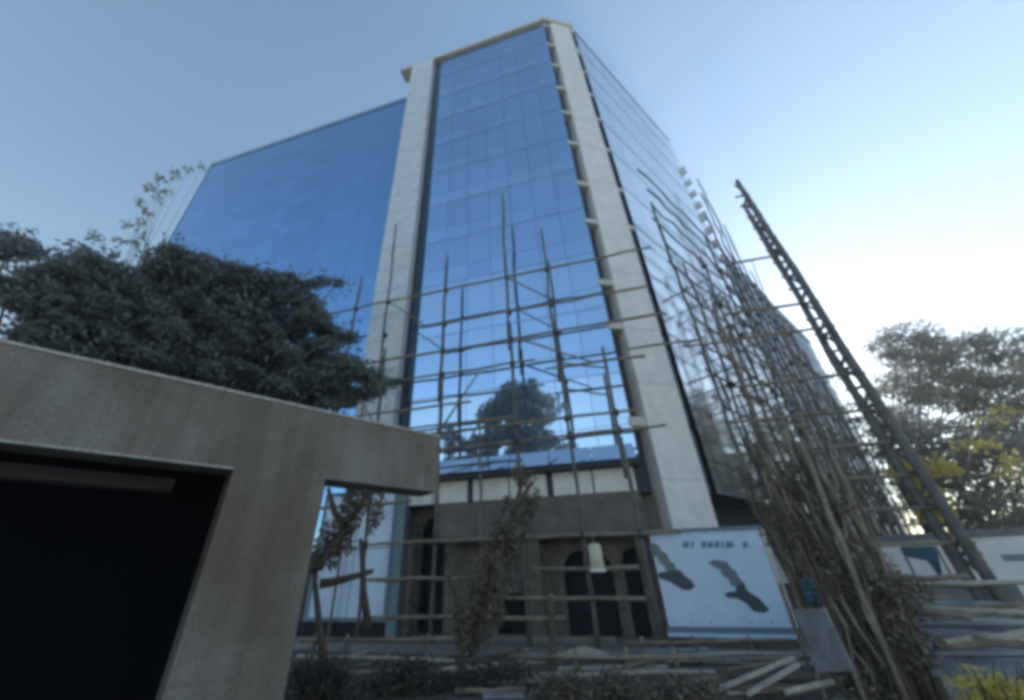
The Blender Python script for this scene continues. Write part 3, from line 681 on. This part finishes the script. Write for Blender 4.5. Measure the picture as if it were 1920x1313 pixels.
for k in range(26):
    x = random.uniform(600, 1480); y = random.uniform(1232, 1300)
    p = atz(x, y, .06 + random.uniform(0, .12)); a_ = random.gauss(.25, .55); L_ = random.uniform(.8, 2.2)
    dv = Vector((math.cos(a_), math.sin(a_), random.uniform(-.02, .10))) * L_
    q = p + dv; q.z = max(q.z, .05)
    o = MB().tube(wig(p, q, 4, .015), [random.uniform(.035, .06) for _ in range(5)], 7).build('timber_pole', M['bamboo' if k % 3 else 'bamboo_pale' if k % 2 else 'bark'], None, True)
    tag(o, 'rough brown timber pole lying among the litter before the entrance', 'pole', 'timber poles lying before the entrance')
def mound(p, rx, ry, h, name, m, label, cat, group=None):
    mb = MB(); n, k = 14, 5; idx = []
    for j in range(k):
        f = j / (k - 1); row = []
        for i in range(n):
            a = 2 * math.pi * i / n; w = (1 - f ** 1.3) * random.uniform(.85, 1.12) + .02
            row.append(Vector((p[0] + rx * w * math.cos(a), p[1] + ry * w * math.sin(a), h * f * random.uniform(.9, 1.05))))
        idx.append(row)
    for j in range(k - 1):
        for i in range(n): mb.quad(idx[j][i], idx[j][(i + 1) % n], idx[j + 1][(i + 1) % n], idx[j + 1][i])
    return tag(mb.build(name, m, None, True), label, cat, group)
mound(atz(1095, 1229), .75, .5, .22, 'sand_heap', M['sand'], 'pale heap of sand in front of the arched doorways', 'sand heap', 'heaps of sand')
mound(atz(1000, 1238), .5, .4, .16, 'sand_heap', M['sand'], 'lower heap of sand left of the pale one', 'sand heap', 'heaps of sand')
# low kerbs / steps / stacked sheets
def slab(p, q, depth, h, name, m, label, cat, group=None, z=0.0):
    p, q = Vector((p[0], p[1], z)), Vector((q[0], q[1], z)); dr = (q - p).normalized(); n_ = Vector((-dr.y, dr.x, 0))
    if n_.y < 0: n_ = -n_
    return tag(bevel(MB().bar(p, q - p, n_ * depth, Z * h).build(name, m), .012), label, cat, group)
slab(FL(6.6, 0, .55), FL(2.0, 0, .55), .5, .16, 'entrance_step', M['paving'], 'grey stone step under the arched doorways', 'step')
slab(atz(1205, 1232), atz(1345, 1228), .6, .10, 'metal_sheet', M['blue_sheet'], 'blue grey metal sheet lying under the signboard', 'sheet', 'blue grey sheets on the ground')
slab(atz(915, 1203), atz(1025, 1201), .5, .12, 'metal_sheet', M['blue_sheet'], 'blue grey sheet on the ground in front of the low arch', 'sheet', 'blue grey sheets on the ground')
slab(atz(905, 1312), atz(985, 1310), .5, .05, 'metal_sheet', M['blue_sheet'], 'blue grey sheet at the bottom edge below the entrance', 'sheet', 'blue grey sheets on the ground')
# post in front of the arch
po = thing('wooden_post', tuple(atz(1035, 1275)), 'thin brown post standing before the arched doorways', 'post')
q0 = atz(1038, 1272); q1 = at(1032, 1120, math.hypot(q0.x, q0.y))
MB().tube(wig(q0, q1, 5, .02), [.11, .085, .08, .075, .075, .07], 8).build('shaft', M['bark'], po, True)
MB().tube([q1, q1 + Z * .05], [.1, .06], 8).build('cap', M['bamboo'], po, True)
def barrier(x0, y0, x1, y1, zs, posts, label):
    a, b = atz(x0, y0), atz(x1, y1); t = thing('timber_barrier', tuple(a.lerp(b, .5)), label, 'barrier')
    for z in zs: pole(a + Z * (z + random.uniform(-.05, .05)), b + Z * (z + random.uniform(-.12, .12)), .05, M['bamboo_pale' if z == zs[0] else 'bamboo'], t, 'rail', .03)
    for k in range(posts):
        p = a.lerp(b, (k + .3) / posts) - NL * 0.06
        pole(p, p + Z * (max(zs) + .15) + Vector((random.uniform(-.1, .1), 0, 0)), .05, M['bamboo'], t, 'post', .015)
barrier(552, 1262, 850, 1268, (.35, .62), 4, 'low brown pole barrier running from the gate pillar to the leaf covered trunk')
barrier(960, 1282, 1345, 1276, (.18, .42), 4, 'low pale pole barrier in front of the arches and signboard')
barrier(1180, 1246, 1500, 1244, (.15, .40), 3, 'pole barrier close under the signboard')
# hedge plants in the bottom foreground
def bush(poly, d0, label, m='leaf_dark', n=22, name='low_bush', size=.05, per=70):
    px = scatter(poly, n, 9); cs = []
    for x, y in px:
        p = at(x, y, d0 + random.uniform(-.4, .4)); p.z = max(p.z, .12); cs.append(p)
    c = sum(cs, Vector()) / len(cs)
    t = thing(name, (c.x, c.y, 0), label, 'bush', 'low bushes in front of the entrance')
    leaves('foliage', cs, [(.30, .30, .2)] * len(cs), [int(per * random.uniform(.3, 1.2)) for _ in cs], size, M[m], t)
    mb = MB()
    for p in cs * 2:
        b0 = Vector((c.x + (p.x - c.x) * .6 + random.uniform(-.2, .2), c.y + (p.y - c.y) * .6, 0)); e = p + Vector((random.uniform(-.35, .35), random.uniform(-.3, .3), random.uniform(.0, .35)))
        mb.tube([b0, b0.lerp(e, .5) + Vector((random.uniform(-.1, .1), 0, .05)), e], [.022, .016, .006], 5)
    mb.build('stems', M['bark'], t)
bush([(548, 1250), (610, 1240), (660, 1262), (668, 1313), (540, 1313)], 9.9, 'dark bush right beside the foot of the gate pillar', 'leaf_scrub')
bush([(680, 1262), (760, 1236), (830, 1262), (850, 1313), (680, 1313)], 10.0, 'dark brown bush between gate pillar and entrance', 'leaf_scrub')
bush([(860, 1262), (930, 1246), (985, 1262), (990, 1300), (860, 1310)], 10.2, 'dark low bush below the leaf covered trunk', 'leaf_scrub', n=20)
bush([(1000, 1275), (1110, 1268), (1180, 1275), (1180, 1320), (1010, 1320)], 9.4, 'brown dry bush at the bottom edge below the sand heap', 'leaf_brown', 20)
bush([(1200, 1290), (1330, 1280), (1340, 1320), (1200, 1320)], 9.2, 'brown dry bush at the bottom edge under the signboard', 'leaf_brown', 18)
bush([(1820, 1282), (1880, 1270), (1925, 1280), (1925, 1325), (1830, 1320)], 9.5, 'yellow flowering bush in the bottom right corner', 'leaf_yellow', 14, per=60)

# ------------------------------------------------------------------ right background: white wall, awning, stacked sheets and rails
wa = thing('boundary_wall', tuple(atz(1800, 1150)), 'white boundary wall with grey coping at the right', 'wall')
a, b = at(1600, 1085, 25), at(2000, 1080, 24.2); a.z = b.z = 0; dr = (b - a).normalized(); nb = Vector((-dr.y, dr.x, 0)); nb = nb if nb.y > 0 else -nb
bevel(MB().bar(a, b - a, nb * .3, Z * 2.85).build('wall_body', M['white'], wa), .02)
MB().bar(a + Z * 2.853 - nb * .08, b - a, nb * .46, Z * .24).build('coping', M['grey_board'], wa)
w0 = a.lerp(b, .80)
MB().bar(w0 + Z * 2.05 - nb * .02, dr * .9, nb * .05, Z * .22).build('slot', M['mullion'], wa)
aw = thing('awning', tuple(atz(1735, 1170)), 'teal blue canvas awning drooping in front of the white wall', 'awning')
p = [at(1690, 1028, 20.5), at(1755, 1026, 20.2), at(1768, 1076, 19.6), at(1758, 1078, 19.7), at(1738, 1052, 19.9), at(1700, 1044, 20.2)]
mb = MB(); mb.v = [tuple(q) for q in p]; mb.f = [(0, 1, 4, 5), (1, 2, 3, 4)]
o = mb.build('canvas', M['teal'], aw); o.modifiers.new('thickness', 'SOLIDIFY').thickness = .05
for q in (p[0], p[1]): MB().tube([Vector((q.x, q.y, 0)), q], .04, 6).build('pole', M['metal'], aw)
rows = [(1096, 1640, 1905, 17.5, .30, 'grey_board'), (1128, 1690, 1880, 15.5, .22, 'blue_sheet'), (1160, 1650, 1925, 14.2, .20, 'blue_sheet'), (1186, 1710, 1925, 13.0, .16, 'grey_board'), (1212, 1690, 1925, 12.0, .16, 'blue_sheet'), (1240, 1735, 1925, 11.2, .16, 'blue_sheet')]
lab = ['rearmost grey low wall course at the right below the white wall', 'second low course in blue grey at the right, below the awning', 'third long blue grey course at the right with pale top',
       'fourth course, plain grey, in the terrace at the right', 'fifth course, blue grey, in the terrace at the right', 'nearest blue grey course of the terrace at the right']
for k, (y, x0, x1, dist, th_, mk) in enumerate(rows):
    a, b = at(x0, y, dist), at(x1, y - 2, dist); zt = max(.15, a.z)
    slab(a, b, 1.0, zt, 'terrace_step', M[mk], lab[k], 'terrace step', 'stepped terrace at the right')
for k, (y, x0, x1, dist, lb) in enumerate([(1146, 1645, 1900, 14.9, 'upper steel pipe lying along the terrace at right'), (1172, 1640, 1925, 13.5, 'middle steel pipe lying along the terrace at right'), (1225, 1720, 1925, 11.5, 'lowest steel pipe lying along the terrace at right')]):
    a, b = at(x0, y, dist), at(x1, y, dist)
    tag(MB().tube(wig(a, b, 4, .01), .05, 8).build('steel_pipe', M['metal'], None, True), lb, 'pipe', 'steel pipes on the terrace')

for k in range(16):
    p = at(random.uniform(1640, 1900), random.uniform(1090, 1240), random.uniform(11.0, 15.0)); p.z = max(p.z + .12, .1)
    a_ = random.gauss(-.55, .35); dv = Vector((math.cos(a_), math.sin(a_), random.uniform(-.06, .12))) * random.uniform(1.0, 2.6)
    o = MB().tube(wig(p, p + dv, 4, .02), [random.uniform(.035, .06) for _ in range(5)], 7).build('timber_pole', M['bamboo' if k % 3 else 'bamboo_pale'], None, True)
    tag(o, 'brown timber pole thrown down on the stepped terrace below the white wall', 'pole', 'timber poles on the terrace')
# ------------------------------------------------------------------ light
SUN_AZ, SUN_EL = R(43), R(22.5)
w = bpy.data.worlds.new('World'); scene.world = w; w.use_nodes = True
nt = w.node_tree; bg = nt.nodes['Background']
sky = nt.nodes.new('ShaderNodeTexSky'); sky.sky_type = 'NISHITA'; sky.sun_disc = False
sky.sun_elevation = SUN_EL; sky.sun_rotation = SUN_AZ
sky.air_density = 1.25; sky.dust_density = 0.12; sky.ozone_density = 1.5; sky.altitude = 100
hs = nt.nodes.new('ShaderNodeHueSaturation'); hs.inputs['Saturation'].default_value = 0.95; hs.inputs['Value'].default_value = 0.82; hs.inputs['Hue'].default_value = 0.4945
nt.links.new(sky.outputs[0], hs.inputs['Color']); nt.links.new(hs.outputs[0], bg.inputs['Color']); bg.inputs['Strength'].default_value = 0.15
sd = bpy.data.lights.new('sun', 'SUN'); sd.energy = 3.0; sd.angle = R(.5); sd.color = (1, .93, .82)
so = bpy.data.objects.new('sun', sd); COL.objects.link(so)
dirv = Vector((math.sin(SUN_AZ) * math.cos(SUN_EL), math.cos(SUN_AZ) * math.cos(SUN_EL), math.sin(SUN_EL)))
so.rotation_euler = dirv.to_track_quat('Z', 'Y').to_euler(); so.location = (20, 20, 60)

vs = scene.view_settings; vs.view_transform = 'Standard'; vs.look = 'None'; vs.exposure = 1.02; vs.gamma = 1.0; vs.use_curve_mapping = False
scene.render.engine = 'CYCLES'
scene.cycles.use_denoising = True
scene.cycles.max_bounces = 6; scene.cycles.transparent_max_bounces = 6
scene.cycles.sample_clamp_indirect = 6
scene.cycles.pixel_filter_type = 'BLACKMAN_HARRIS'; scene.cycles.filter_width = 4.2

# ------------------------------------------------------------------ thin scattering volume added to imitate veiling glare
hz = bpy.data.materials.new('glare_scatter'); hz.use_nodes = True; hn = hz.node_tree.nodes
hn.remove(hn['Principled BSDF']); hv = hn.new('ShaderNodeVolumePrincipled')
hv.inputs['Density'].default_value = 0.0024; hv.inputs['Color'].default_value = (.95, .97, 1, 1); hv.inputs['Anisotropy'].default_value = .35
hz.node_tree.links.new(hv.outputs[0], hn['Material Output'].inputs['Volume'])
tag(MB().bar((-140, -140, -1), (280, 0, 0), (0, 280, 0), (0, 0, 52)).build('glare_volume', hz), kind='stuff')
